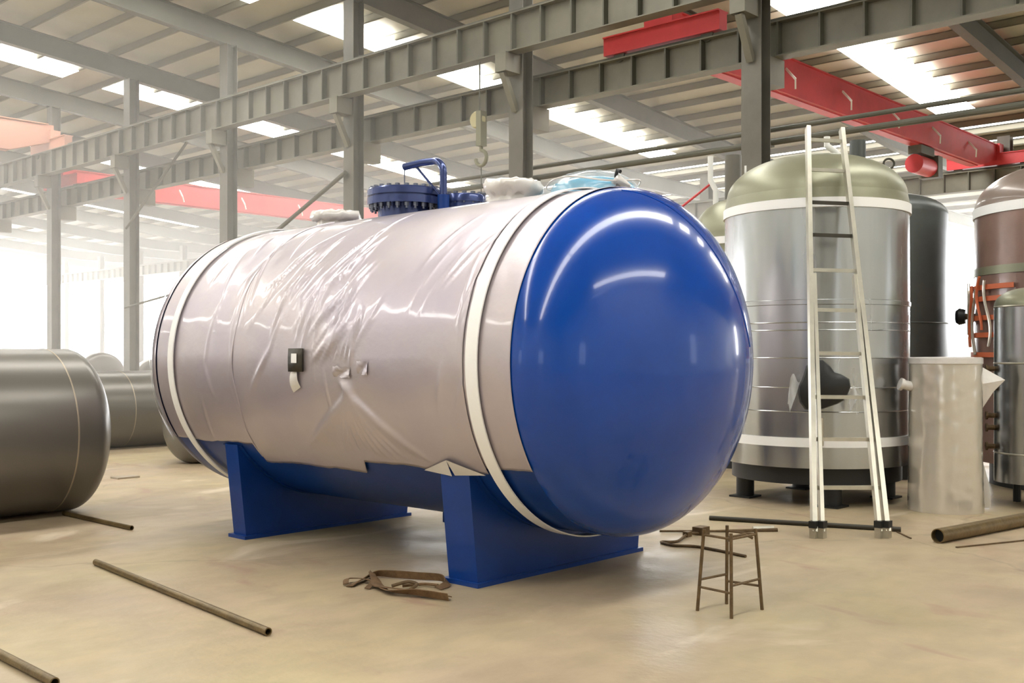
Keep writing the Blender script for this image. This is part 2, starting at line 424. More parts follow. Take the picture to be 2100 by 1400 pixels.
# ---------------------------------------------------------------- overhead cranes
def crane(label, x, ya, yb, zb, zt, wmat, wd=.46, rail_a=None, truck=True):
    r = thing('overhead_crane', label, 'crane', (x, ya, zb))
    L = yb-ya; h = zt-zb
    m = MB()
    # box girder with tapered ends
    prof = [(0, h*.45), (0, h), (L, h), (L, h*.45), (L-1.6, 0), (1.6, 0)]
    vs = [(-wd/2, p[0], p[1]) for p in prof] + [(wd/2, p[0], p[1]) for p in prof]
    m.add(vs, [(0,1,2,3,4,5),(11,10,9,8,7,6)] + [(i, 6+i, 6+(i+1) % 6, (i+1) % 6) for i in range(6)])
    fixn(m.build('girder', wmat, r, smooth=False))
    MB().box((-wd/2-.06, .2, h), (wd/2+.06, L-.2, h+.03)).build('top_plate', wmat, r, smooth=False)
    MB().box((-.12, 1.6, -.03), (.12, L-1.6, 0)).build('bottom_flange', wmat, r, smooth=False)
    for k in range(int(L/3)):
        xx = 1.8+3*k
        MB().bar((wd/2, xx, h*.7), (wd/2+.25, xx, h*.35), .05, .05).bar((wd/2+.25, xx, h*.35), (wd/2+.2, xx+.1, h*.1), .04, .04).build('cable_hanger', M['white'], r, smooth=False)
    if truck:
        for s, yy in ((0, .0), (1, L)):
            e = MB().box((-1.45, yy-.14, .18), (1.45, yy+.14, .55)).box((-1.45, yy-.18, .55), (1.45, yy+.18, .58)).build('end_carriage', wmat, r, smooth=False)
            MB().box((-.35, yy-.18, .58), (.35, yy+.2, .9)).build('motor_housing', wmat, e, smooth=False)
            for q in (-1.1, 1.1):
                MB().lathe([(0,-.06),(.14,-.06),(.14,.06),(0,.06)], 20, (q, yy, .15), 'y').build('wheel', M['rafter'], e)
    return r
crane('bright red bridge crane spanning behind the standing tanks at right', -12.8, Y1+.55, Y2-.5, 7.88, 8.72, M['red'])
crane('faded red bridge crane in the haze left of the tank manhole', -40.7, Y1+.55, Y2-.5, 7.88, 8.72, M['red'])
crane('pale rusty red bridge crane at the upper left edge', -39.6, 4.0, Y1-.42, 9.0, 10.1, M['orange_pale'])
# hoist on the right crane
h = thing('crane_hoist', 'dark hoist trolley hanging below the far end of the red crane', 'hoist', (-12.8, 32.0, 7.85))
MB().box((-.2,-.5,-.25),(.2,.5,0)).build('trolley', M['rafter'], h, smooth=False)
MB().lathe([(0,-.55),(.28,-.55),(.28,.55),(0,.55)], 20, (.0,0,-.55), 'y').build('drum', M['red'], h)
MB().box((-.3,.55,-.85),(.3,.9,-.2)).build('gearbox', M['rafter'], h, smooth=False)

# hook hanging from the upper beam
hk = thing('crane_hook', 'small hoist hook hanging on a cable in front of the grey columns', 'hook', (-17.2, Y1-.42, 8.33))
MB().tube([(0,0,0),(0,0,-1.15)], .018, 8).build('cable', M['rafter'], hk)
MB().lathe([(0,-.09),(.17,-.09),(.2,-.05),(.2,.05),(.17,.09),(0,.09)], 20, (-.06,0,-1.33), 'y').build('sheave', M['yellowish'], hk)
MB().box((-.02,-.1,-1.95),(.13,.1,-1.15)).build('hook_block', M['hookm'], hk, smooth=False)
pts = [(0.05,0,-1.9),(.05,0,-2.05)] + [(.05+.17*sin(a), 0, -2.22+.17*cos(a)) for a in [R(t) for t in range(10, 290, 20)]]
MB().tube(pts, .045, 10).build('hook', M['hookm'], hk)
MB().tube([(0.05,0,-2.38),(0.05,0,-3.3)], .012, 6).build('sling', M['rafter'], hk)

# tie rods and pipes
tag(MB().tube([(-22.3, Y1-.27, 6.4), (-28.3, Y1-.27, 3.9)], .06, 10).build('brace_rod', M['rafter']), 'diagonal steel brace rod between columns left of the manhole', 'brace')
tag(MB().tube([(-28.3, Y1-.24, 3.85), (-34.3, Y1-.24, 3.2)], .035, 8).build('brace_rod', M['rafter']), 'thin nearly level steel rod left of the tank top', 'brace')
tag(MB().tube([(-30.6, Y1-.05, 8.36), (-34.3, Y1-.2, 5.9)], .045, 8).build('brace_rod', M['rafter']), 'steep diagonal rod beside the column left of the big tank', 'brace')
cr = thing('conductor_rail', 'pair of thin dark pipes running along behind the standing tanks', 'pipe rail', (0, Y1+.55, 0))
for (z, rr) in ((5.92, .045), (5.68, .06)):
    MB().tube([(-21, 0, z), (4, 0, z)], rr, 10).build('rail_pipe', M['rafter'], cr)
for x in (-10.3, -16.3, -4.3):
    MB().box((x-.04, -.38, 5.6), (x+.04, .08, 5.66)).build('arm', M['rafter'], cr, smooth=False)

# ================================================================ MAIN TANK
TR, TY, TZ = 1.234, 6.151, 1.548
XN, XF = -4.573, -8.93
tank = thing('storage_tank', 'huge horizontal blue tank wrapped in plastic film on two blue saddles', 'tank', (-6.75, TY, 0))
OX, OY = -6.75, TY
def loc(x, y, z): return (x-OX, y-OY, z)
def cyl_pt(x, a, r): return (x-OX, r*cos(a), TZ+r*sin(a))
MB().lathe([(TR, XF-OX), (TR, XN-OX)], 160, (0,0,TZ), 'x').build('shell', M['blue_flat'], tank)
def dome(x, s, dep, name, mt):
    prof = []
    for k in range(33):
        u = pi/2*k/32
        prof.append((TR*cos(u) if k < 32 else .0005, x-OX+s*(.03+dep*sin(u))))
    prof = [(TR, x-OX)] + prof
    if s < 0: prof = prof[::-1]
    return MB().lathe(prof, 160, (0,0,TZ), 'x').build(name, mt, tank, ang=60)
hd = dome(XN, 1, .68, 'dished_head', M['blue']); hd['label'] = 'glossy blue dished end'
hf = dome(XF, -1, .55, 'dished_head', M['blue_dark']); hf['label'] = 'far dished end, dark below the film'
# weld meridian on the near head (thin raised seam)
def headpt(yy, zz, off=.004):
    q = (yy*yy+zz*zz)/(TR*TR); q = min(q, .999)
    return V((XN-OX+.03+.68*math.sqrt(1-q)+off, yy, TZ+zz))
MB().tube([headpt(-.28+.95*t, 1.18-.95*t*t-.12*t, .001) for t in [k/24 for k in range(25)]], .005, 6).build('weld_seam', M['blue'], tank)

# film wrap
rnd = random.Random(11)
folds = []
def fold(x, a, dx, da, amp, wd): folds.append((x, R(a)*TR, dx, R(da)*TR, amp, wd))
# long folds across the near side (angles 110..225 deg, near side is 180)
for k in range(26):
    x = rnd.uniform(-8.4, -4.9); a = rnd.uniform(118, 205); fold(x, a, rnd.uniform(-.12,.12), rnd.uniform(6, 26), rnd.uniform(.002,.006), rnd.uniform(.012,.03))
for k in range(34):       # dense crumple at the film's centre
    x = rnd.gauss(-6.85, .28); a = rnd.gauss(152, 9); fold(x, a, rnd.uniform(-.2,-.04), rnd.uniform(5, 14), rnd.uniform(.005,.012), rnd.uniform(.012,.028))
for k in range(16):
    x = rnd.gauss(-6.35, .15); a = rnd.gauss(160, 9); fold(x, a, rnd.uniform(-.25,-.05), rnd.uniform(6, 14), rnd.uniform(.004,.010), rnd.uniform(.01,.025))
for k in range(16):       # folds fanning down from the gathered spot
    t = -1+2*k/15; fold(-6.2+.3*t, 200, .42*t, rnd.uniform(11, 15), rnd.uniform(.009,.018), rnd.uniform(.018,.035))
for k in range(9):        # folds fanning up
    t = -1+2*k/8; fold(-6.15-.1+.14*t, 172, .1*t-.14, rnd.uniform(6, 10), rnd.uniform(.007,.014), rnd.uniform(.015,.03))
for k in range(7):
    fold(rnd.uniform(-5.5,-4.9), rnd.uniform(130,165), -.12, rnd.uniform(8,16), rnd.uniform(.003,.008), .014)
def wr(x, s):
    h = 0
    for (fx, fs, dx, ds, amp, wd0) in folds:
        L2 = dx*dx+ds*ds; t = ((x-fx)*dx+(s-fs)*ds)/L2
        if abs(t) > 1.0: continue
        wd = wd0*.72; px, ps = x-fx-t*dx, s-fs-t*ds; d2 = px*px+ps*ps
        if d2 > 9*wd*wd: continue
        h += 1.5*amp*math.exp(-d2/(wd*wd))*(1-t*t)
    h = .026*math.tanh(h/.026)
    h += .004*noise.noise(V((x*1.6, s*1.1, 0)))+.002*noise.noise(V((x*5, s*3, 3)))
    return h
def wrap(x0, x1, a0f, a1f, off, nx, na, name, mt, wrk=True):
    m = MB()
    def fn(u, v):
        x = x0+(x1-x0)*u; lo, hi = a0f(x), a1f(x); a = R(lo+(hi-lo)*v)
        h = wr(x, a*TR) if wrk and R(95) < a < R(228) else (.003*noise.noise(V((x*2, a*2, 1))) if wrk else 0)
        return cyl_pt(x, a, TR+off+h)
    m.grid(fn, nx, na)
    o = m.build(name, mt, tank, ang=180); 
    md = o.modifiers.new('solid', 'SOLIDIFY'); md.thickness = .003; md.offset = -1
    return o
jit = lambda x, k: 1.2*noise.noise(V((x*2.3, k, 0)))+.5*noise.noise(V((x*9, k, 5)))
wrap(XF+.0, XN+.01, lambda x: -36+jit(x, 2), lambda x: 214.5+jit(x, 1), .008, 300, 260, 'film_wrap', M['film'])
wrap(-7.68, -4.98, lambda x: -38, lambda x: 222.5-5.5*max(0,min(1,(x+6.35)/.06)) + jit(x, 4), .017, 200, 220, 'film_overlap', M['film'])
# raised overlap edge
MB().tube([cyl_pt(-7.68+.015*sin(a*.2), R(a), TR+.017+.004) for a in range(100, 223, 3)], .006, 6).build('film_edge', M['film'], tank)
# film over far head
prof = []
for k in range(20):
    u = pi/2*k/19; prof.append(((TR+.014)*cos(u), XF-OX-.02-.56*sin(u)))
fo = MB().lathe(prof, 96, (0,0,TZ), 'x', R(-36), R(214)).build('head_film', M['film'], tank, ang=180); fo['label'] = 'grey film over the far dished end'
MB().grid(lambda u, v: (XF-OX-.10-.13*u-.012*sin(v*19)*u, (TR*(1.02-.055*u))*cos(R(150+66*v)), TZ+(TR*(1.02-.055*u))*sin(R(150+66*v))), 6, 40).build('film_fringe', M['film_pale'], tank, ang=180)
# straps
def strap(x, wd, name='strap'):
    r0, r1 = TR+.026, TR+.036
    o = MB().lathe([(r0, x-wd/2-OX), (r1, x-wd/2-OX), (r1, x+wd/2-OX), (r0, x+wd/2-OX), (r0, x-wd/2-OX)], 160, (0,0,TZ), 'x').build(name, M['strap'], tank, ang=40)
    return o
strap(-4.885, .105); strap(-8.66, .085)
# nameplate with torn film
def on_side(x, a, off): return V(cyl_pt(x, R(a), TR+off))
np_ = MB().grid(lambda u, v: on_side(-6.86+.17*u, 175.5+8*v, .036), 2, 3).build('nameplate', M['darkbar'], tank)
md = np_.modifiers.new('s','SOLIDIFY'); md.thickness = .02
MB().grid(lambda u, v: on_side(-6.81+.07*u, 177.3+3.2*v, .062), 2, 2).build('sticker', M['strap'], np_).parent = np_
MB().grid(lambda u, v: on_side(-6.87+.10*u+.02*v, 184+7*v-2*u, .028+.02*sin(v*3)), 3, 5).build('torn_flap', M['film_pale'], tank)
for (x, a, w_, h_) in ((-6.24, 183.5, .2, 3.4), (-6.0, 182, .12, 4.5)):
    MB().grid(lambda u, v: on_side(x+w_*(u-.5), a+h_*(v-.5)+1.2*noise.noise(V((u*4,v*4,x))), .026+.012*sin(u*5+v*4)*v), 8, 8).build('gathered_film', M['film'], tank, ang=180)

# film pulled up over the saddle corner
MB().add([on_side(-5.62, 217.5, .03), on_side(-5.30, 211.5, .05), on_side(-5.31, 217.5, .06)], [(0,1,2)]).add(
         [on_side(-5.29, 217.5, .05), on_side(-5.30, 211.5, .05), on_side(-5.0, 217, .03)], [(0,1,2)]).build('torn_flap', M['film_pale'], tank, smooth=False)
# saddles
def saddle(x1, wd, rib=False):
    sd = MB(); yb, yt = .91, 1.0
    at_z = TZ-TR*.59
    # web plate facing +X: polygon with circular cutout, thickness .02
    arc = [(-cos(R(36-72*0))*0, 0)]
    pts = [(-yb, .03)] + [(TR*cos(R(a))*1.0, TZ+TR*sin(R(a))) for a in range(216, 325, 4)] + [(yb, .03)]
    for xx in (x1-.02,):
        n = len(pts); vs = [(xx-OX, p[0], p[1]) for p in pts] + [(xx+.02-OX, p[0], p[1]) for p in pts]
        sd.add(vs, [tuple(range(n-1,-1,-1)), tuple(range(n, 2*n))] + [(i, (i+1) % n, n+(i+1) % n, n+i) for i in range(n)])
    web = fixn(sd.build('saddle_web', M['blue_flat'], tank, smooth=False))
    web['label'] = 'dark side plate of the saddle'
    for s in (-1, 1):
        ya, za = s*TR*cos(R(36)), TZ-TR*sin(R(36))
        m = MB(); t = .02
        vs = [(x1-wd-OX, s*yb, .03), (x1-OX, s*yb, .03), (x1-OX, ya, za), (x1-wd-OX, ya, za)]
        vs += [(v[0], v[1]+s*t, v[2]) for v in vs]
        fixn(m.add(vs, [(0,1,2,3),(7,6,5,4),(0,4,5,1),(1,5,6,2),(2,6,7,3),(3,7,4,0)]).build('saddle_flange', M['blue_flat'], tank, smooth=False))
    for yy in (-.42, .0, .42):
        zt = TZ-math.sqrt(TR*TR-yy*yy)
        MB().box((x1-wd-OX, yy-.01, .03), (x1-.02-OX, yy+.01, zt+.01)).build('saddle_rib', M['blue_flat'], tank, smooth=False)
    MB().box((x1-wd-.04-OX, -yb-.05, 0), (x1+.03-OX, yb+.05, .03)).build('base_plate', M['blue_flat'], tank, smooth=False)
    # wear plate hugging the shell
    MB().lathe([(TR+.001, x1-wd-.05-OX), (TR+.012, x1-wd-.05-OX), (TR+.012, x1+.05-OX), (TR+.001, x1+.05-OX)], 40, (0,0,TZ), 'x', R(216), R(324)).build('wear_plate', M['blue_flat'], tank)
saddle(-5.156, .285); saddle(-7.98, .19)
MB().lathe([(0,0),(.06,0),(.06,.12),(0,.12)], 16, loc(-6.4, TY, TZ-TR-.1)).build('drain_stub', M['blue_flat'], tank)

# --- fittings on the ridge
zt = TZ+TR
def flange_unit(x, y, r, z0, z1, nb, gap=True):
    """neck + bolted flange pair, children of the tank"""
    c = loc(x, y, 0)
    dz = math.sqrt(max(0, TR*TR-(y-TY)**2))+TZ
    nk = MB().lathe([(r*.72, dz-.12), (r*.72, z0)], 48, c).build('nozzle_neck', M['navy_metal'], tank)
    zm = (z0+z1)/2
    fl = MB().lathe([(0, z0), (r, z0), (r, zm-.008), (r*.93, zm-.008), (r*.93, zm+.008), (r, zm+.008), (r, z1-.012), (r*.97, z1), (0, z1+.012)], 56, c).build('flange', M['navy_metal'], tank, ang=30)
    for k in range(nb):
        a = 2*pi*k/nb+.1; bx_, by_ = c[0]+r*.89*cos(a), c[1]+r*.89*sin(a)
        MB().tube([(bx_, by_, z0-.05), (bx_, by_, z1+.02)], .011, 6).tube([(bx_, by_, z0-.03), (bx_, by_, z0-.001)], .022, 6).tube([(bx_, by_, z1+.0), (bx_, by_, z1+.018)], .022, 6).build('bolt', M['bolt'], fl, ang=30)
flange_unit(-6.99, 6.18, .33, 2.89, 3.03, 24)
flange_unit(-6.60, 6.52, .19, 2.83, 2.98, 14)
# davit arm: pipe, bent over the manhole with brace
dv = [loc(-6.55, 6.22, 2.70), loc(-6.55, 6.22, 3.14)]
for k in range(1, 8):
    a = pi/2*k/7; dv.append(loc(-6.55-.12*(1-cos(a)), 6.22-.0, 3.14+.11*sin(a)))
dv += [loc(-6.80, 6.20, 3.25), loc(-7.0, 6.18, 3.235)]
d0 = MB().tube(dv, .032, 14).build('davit_arm', M['navy_metal'], tank)
MB().tube([loc(-6.57, 6.22, 2.93), loc(-6.88, 6.20, 3.235)], .012, 8).build('stay', M['navy_metal'], d0)
MB().tube([loc(-7.0, 6.18, 3.235), loc(-7.0, 6.18, 3.03)], .006, 6).build('lifting_wire', M['bolt'], d0)
MB().tube([loc(-6.55, 6.22, 2.70), loc(-6.55, 6.22, 2.95)], .05, 14).build('davit_sleeve', M['blue_flat'], d0)
# small valve behind it
MB().tube([loc(-6.35, 6.6, 2.72), loc(-6.35, 6.6, 2.93)], .012, 8).tube([loc(-6.42, 6.6, 2.92), loc(-6.28, 6.6, 2.92)], .01, 8).build('vent_valve', M['alu'], tank)
# wrapped nozzles
def wrapped(x, y, r, z0, z1, seed, dark=.0):
    m = MB(); rr = random.Random(seed); c = loc(x, y, 0)
    hh = [(r*1.12, z0-.12), (r*.84, z0+.01), (r*.80, z0+.05), (r*.98, z0+(z1-z0)*.45), (r*1.04, z0+(z1-z0)*.7), (r*.98, z1-.01), (r*.7, z1+.003), (r*.0005, z1+.008)]
    nn = 48; vs = []
    for i, (q, z) in enumerate(hh):
        for k in range(nn):
            a = 2*pi*k/nn; j = 1+.16*noise.noise(V((cos(a)*2.4, sin(a)*2.4, z*9+seed)))*(1 if 0 < i < 7 else .3)
            vs.append((c[0]+q*j*cos(a), c[1]+q*j*sin(a), z+.03*noise.noise(V((cos(a)*4+seed, sin(a)*4, i)))))
    fs = [(i*nn+k, i*nn+(k+1) % nn, (i+1)*nn+(k+1) % nn, (i+1)*nn+k) for i in range(len(hh)-1) for k in range(nn)]
    return m.add(vs, fs).build('wrapped_nozzle', M['film_pale'], tank, ang=70)
wrapped(-7.92, 6.15, .225, 2.78, 2.92, 1)
wn = wrapped(-5.66, 6.12, .225, 2.78, 2.955, 5)
MB().tube([loc(-5.67+.15*cos(a), 6.12+.15*sin(a), 2.95+.012*sin(a*5)) for a in [2*pi*k/20 for k in range(14)]], .01, 6).build('cord', M['steel_dark'], wn)
# cyan dome cover under a film hood
c = loc(-5.12, 6.45, 0)
MB().lathe([(.33, 2.62), (.33, 2.86), (.31, 2.90), (.22, 2.94), (.0005, 2.965)], 48, c).build('dome_cover', M['cyan'], tank, ang=50)
hv = MB().grid(lambda u, v: (c[0]-.04*(1-u)+(.43+.012*sin(14*pi*v))*cos(u*pi/2)*cos(2*pi*v), c[1]+(.40+.01*sin(10*pi*v))*cos(u*pi/2)*sin(2*pi*v), 2.70+.315*sin(u*pi/2)**.8), 16, 48).build('film_hood', M['clear'], tank, ang=180)
MB().tube([(c[0]+.36*cos(t), c[1]+.36*sin(t), 2.905+.02*sin(3*t)) for t in [2*pi*k/40 for k in range(41)]], .007, 8).build('hood_rim', M['film_pale'], tank)
MB().tube([loc(-4.80, 6.35, 2.80), loc(-4.81, 6.33, 2.93), loc(-4.79, 6.32, 2.965), loc(-4.755, 6.31, 2.95)], .014, 8).build('lifting_hook', M['black'], tank)
MB().grid(lambda u, v: (lambda p: p)((loc(-4.86+.2*u, 6.33+.03*sin(v*6), 2.80+.14*v*(1-abs(2*u-.8)*.6))))    , 6, 6).build('film_tuft', M['film_pale'], tank, ang=180)

# ================================================================ LYING DARK TANKS (left)
def lying(label, x, y, r, L, dep, rz, mt, seam=.18):
    t = thing('steel_vessel', label, 'tank', (x, y, 0), rz)
    MB().lathe([(r, -L), (r, 0)], 96, (0,0,r), 'x').build('shell', mt, t)
    for s, x0 in ((1, 0), (-1, -L)):
        prof = [(r*cos(pi/2*k/20)**.72 if k < 20 else .0005, x0+s*dep*sin(pi/2*k/20)) for k in range(21)]
        if s < 0: prof = prof[::-1]
        MB().lathe(prof, 96, (0,0,r), 'x').build('dished_head', mt, t, ang=60)
    for q in (-seam,):
        MB().lathe([(r+.0005, q-.008), (r+.004, q-.004), (r+.004, q+.004), (r+.0005, q+.008)], 96, (0,0,r), 'x').build('weld_seam', M['mill_edge'], t)
    return t
lying('large dark steel tank lying on the floor at the left edge', -10.88, 4.93, .83, 5.5, .27, pi/2, M['mill'], .22)
lying('smaller dark steel tank lying behind, between the left tank and the wrapped tank', -17.55, 12.5, .66, 5.0, .3, pi/2, M['mill'], 3.6)
lying('dark round tank half hidden behind the far end of the wrapped tank', -14.2, 8.35, .6, 3.0, .3, -pi/2, M['mill'])
lying('distant dark tank end showing above the small lying tank', -38.5, 18.9, .84, 3, .4, -.4, M['mill'])
lying('far small dark tank at the foot of the column left of the big tank', -35.2, 19.3, .72, 1.6, .3, -.4, M['mill'])

# ================================================================ STANDING TANKS (right)
def vprof(r, zb, zs, zt, n=20, p=1.0):
    return [(r*cos(pi/2*k/n)**p if k < n else .0005, zs+(zt-zs)*sin(pi/2*k/n)) for k in range(n+1)]
def ring(root, r, z0, z1, mt, name, o0=.004, o1=.016):
    return MB().lathe([(r+o0-.01, z0), (r+o1, z0), (r+o1, z1), (r+o0-.01, z1)], 96).build(name, mt, root, ang=30)
v1 = thing('standing_tank', 'tall silver standing tank with white bands behind the ladder', 'tank', (-5.649, 11.124, 0))
r = 1.0
def facet(u, v):
    a = 2*pi*v; rr = r+.010*noise.noise(V((cos(a)*3.1, sin(a)*3.1, 7)))+.003*noise.noise(V((cos(a)*9, sin(a)*9, u*2)))-.005
    return (rr*cos(a), rr*sin(a), .5+2.68*u)
MB().grid(facet, 24, 160).build('shell', M['steel'], v1, ang=180)
MB().lathe([(r, 3.18), (r*.995, 3.27), (r*.98, 3.34)] + [(q*.98, z) for q, z in vprof(r, 0, 3.34, 3.83, p=.9)], 128).build('dome', M['steel_dome'], v1, ang=60)
ring(v1, r, 3.13, 3.23, M['strap'], 'white_band'); ring(v1, r, .64, .735, M['strap'], 'white_band')
ring(v1, r, .42, .64, M['steel'], 'skirt', .0, .008)
MB().lathe([(.80, .24), (.92, .24), (.92, .44), (.80, .44)], 64).build('dark_base_ring', M['black'], v1, ang=30)  # black ring for the dark beam here, also deepens shade under the tank
MB().lathe([(r, 2.12), (r+.008, 2.125), (r+.008, 2.17), (r, 2.175)], 96).build('cladding_seam', M['steel'], v1)
for z in (1.93, 1.85, 1.56, 1.25, 1.0):
    MB().lathe([(r, z), (r+.005, z+.006), (r, z+.012)], 96).build('cladding_seam', M['steel'], v1)
MB().lathe([(.97*sin(pi/2*k/12), .5-.3*cos(pi/2*k/12)) for k in range(13)][::-1], 64).build('bottom_head', M['black'], v1)
for k in range(4):
    a = R(45+90*k)-.1; px, py = .78*cos(a), .78*sin(a)
    lg = MB().tube([(px, py, .02), (px, py, .62)], .10, 16).build('leg', M['black'], v1)
    MB().box((px-.13, py-.13, 0), (px+.13, py+.13, .02)).build('foot_plate', M['black'], lg, smooth=False)
# lifting ring, gooseneck and pin on dome
MB().tube([(.72+.06*cos(t)*.7, .30+.06*cos(t)*.7, 3.70+.055*sin(t)) for t in [2*pi*k/16 for k in range(17)]], .012, 8).build('lifting_ring', M['darkbar'], v1)
gp = [(.22, .2, 3.74), (.22, .2, 3.80), (.17, .14, 3.88), (.10, .08, 3.95), (.10, .08, 4.05)]
MB().tube(gp, .035, 12).build('gooseneck_pipe', M['white'], v1)
MB().tube([(.36, .3, 3.72), (.36, .3, 4.0)], .09, 14).build('nozzle', M['steel_dark'], v1)
MB().tube([(-.62, -.46, 3.55), (-.62, -.46, 3.74)], .012, 8).build('pin', M['white'], v1)
# wrapped side nozzle
va = R(-59)
def side(a, rad, z): return (rad*cos(a), rad*sin(a), z)
m = MB(); nn = 20; prof = [(.21, .95), (.25, 1.05), (.235, 1.12), (.15, 1.16), (.001, 1.17)]; vs = []
for i, (q, d) in enumerate(prof):
    for k in range(nn):
        t = 2*pi*k/nn; j = 1+.12*cos(3*t+.6)+.2*noise.noise(V((cos(t)*1.5, sin(t)*1.5, 2.2)))
        ex, ez = q*j*cos(t), q*.95*j*sin(t)
        vs.append((d*cos(va)-ex*sin(va), d*sin(va)+ex*cos(va), 1.27+ez))
m.add(vs, [(i*nn+k, i*nn+(k+1) % nn, (i+1)*nn+(k+1) % nn, (i+1)*nn+k) for i in range(len(prof)-1) for k in range(nn)])
wz = fixn(m.build('covered_nozzle', M['black'], v1, ang=50)); wz['label'] = 'side nozzle under black sheet'
for (e0, e1, z0, z1) in ((-.36, -.25, 1.05, 1.36), (.24, .34, 1.06, 1.24)):
    MB().grid(lambda u, v: (lambda e, z, d: (d*cos(va)-e*sin(va), d*sin(va)+e*cos(va), z))(e0+(e1-e0)*(u*(.35+.65*v)+.3*v), z0+(z1-z0)*v+.05*sin(u*6), 1.09+.03*sin(v*7+u*5)), 6, 10).build('film_scrap', M['clear2'], v1, ang=180)
MB().tube([side(R(-60), 1.012, .66), side(R(-60), 1.012, .95)], .03, 10).build('stub_pipe', M['alu'], v1)

def stander(label, x, y, r, zb, zs, zt, mt, dm, bands=(), legs=.5, p=.8):
    t = thing('standing_tank', label, 'tank', (x, y, 0))
    MB().lathe([(r-.03, zb), (r, zb), (r, zs)], 96).build('shell', mt, t, ang=30)
    MB().lathe(vprof(r, 0, zs, zt, p=p), 96).build('dome', dm, t, ang=60)
    MB().lathe([(r*.86, .0), (r*.86, zb+.01)], 48).build('shade_skirt', M['black'], t)  # added black cylinder that darkens the view under the tank
    for z0, z1 in bands: ring(t, r, z0, z1, M['strap'], 'white_band')
    MB().lathe([(r*.9*sin(pi/2*k/12), zb+.02-.15*cos(pi/2*k/12)) for k in range(13)][::-1], 48).build('bottom_head', M['black'], t)
    for k in range(4):
        a = R(45+90*k); MB().tube([(r*.75*cos(a), r*.75*sin(a), 0), (r*.75*cos(a), r*.75*sin(a), zb+.1)], .07, 12).build('leg', M['black'], t)
    return t
v2 = stander('dark grey standing tank partly hidden behind the silver one', -6.17, 13.9, .90, .4, 3.45, 3.75, M['steel_dark'], M['steel_dark'])
MB().lathe([(.9, 2.0), (.906, 2.01), (.9, 2.02)], 64).build('weld_seam', M['steel_dark'], v2)
v0 = stander('pale standing tank between the blue tank end and the silver tank', -8.05, 13.7, .74, .4, 3.35, 3.88, M['steel_dome'], M['steel_dome'], bands=((3.16, 3.26),))
MB().tube([(-.35,-.25,3.7),(-.35,-.25,4.0),(-.42,-.28,4.15),(-.42,-.28,4.5)], .04, 12).build('gooseneck_pipe', M['white'], v0)
MB().tube([(-.15,-.1,3.75),(-.15,-.1,4.5)], .12, 14).build('vent_pipe', M['column'], v0)
MB().tube([(-.5,-.1,4.15),(-.85,-.55,3.7)], .018, 8).build('stay_rod', M['red'], v0)

v3 = stander('big brown film wrapped standing tank at the right edge', -3.73, 14.32, 1.23, .29, 3.41, 3.96, M['brown'], M['dark_dome'], bands=((3.30, 3.415),))
ring(v3, 1.23, 2.57, 2.67, M['steel_dome'], 'seam_band', .0, .01)
for z in (2.42, 2.28, 2.05, 1.84, 1.60):
    MB().lathe([(1.245, z-.03), (1.27, z-.03), (1.27, z+.03), (1.245, z+.03)], 24, (0,0,0), 'z', R(-178), R(-110)).build('orange_rung', M['orange'], v3, ang=30)
for k, (a, z0, z1) in enumerate(((-160, 2.5, 1.85), (-150, 2.45, 1.7), (-143, 2.4, 1.6), (-136, 2.55, 1.9), (-128, 2.5, 1.7))):
    MB().tube([(1.295*cos(R(a+3*sin(t*5+k))), 1.295*sin(R(a+3*sin(t*5+k))), z0+(z1-z0)*t) for t in [q/14 for q in range(15)]], .018, 6).build('hose', M['orange'] if k % 2 else M['tan'], v3)
# hand wheel valve on its left
vx = side(R(-168), 1.12, 2.09)
vl = MB().tube([side(R(-168), 1.2, 2.09), side(R(-168), 1.40, 2.09)], .04, 10).build('valve_stem', M['rust'], v3)
m = MB(); aa = R(-168)
def wl(d, q, t): return (d*cos(aa)-q*cos(t)*sin(aa), d*sin(aa)+q*cos(t)*cos(aa), 2.09+q*sin(t))
vs = [wl(d, q, 2*pi*k/20) for d, q in ((1.34,.001),(1.34,.09),(1.42,.11),(1.46,.08),(1.46,.001)) for k in range(20)]
fixn(m.add(vs, [(i*20+k, i*20+(k+1) % 20, (i+1)*20+(k+1) % 20, (i+1)*20+k) for i in range(4) for k in range(20)]).build('valve_wheel', M['black'], vl))

v4 = thing('standing_tank', 'narrow shiny silver cylinder at the right edge beside the film roll', 'tank', (-3.60, 12.12, 0))
MB().lathe([(.40,.25),(.43,.25),(.43,2.12)], 64).build('shell', M['steel'], v4, ang=30)
MB().lathe(vprof(.43, 0, 2.12, 2.32, p=.8), 64).build('dome', M['steel_dome'], v4, ang=60)
for z in (.55, 1.5, 2.1): MB().lathe([(.43, z), (.438, z+.008), (.43, z+.02)], 64).build('seam', M['alu'], v4)
for k in range(3):
    a = R(30+120*k); MB().tube([(.3*cos(a), .3*sin(a), 0), (.3*cos(a), .3*sin(a), .3)], .04, 10).build('leg', M['black'], v4)
for z in (1.45, 1.25, .95, .82, .62):
    MB().tube([side(R(-150), .42, z), side(R(-150), .52, z)], .028, 10).tube([side(R(-150), .50, z), side(R(-150), .52, z)], .045, 10).build('nozzle', M['rust'], v4)

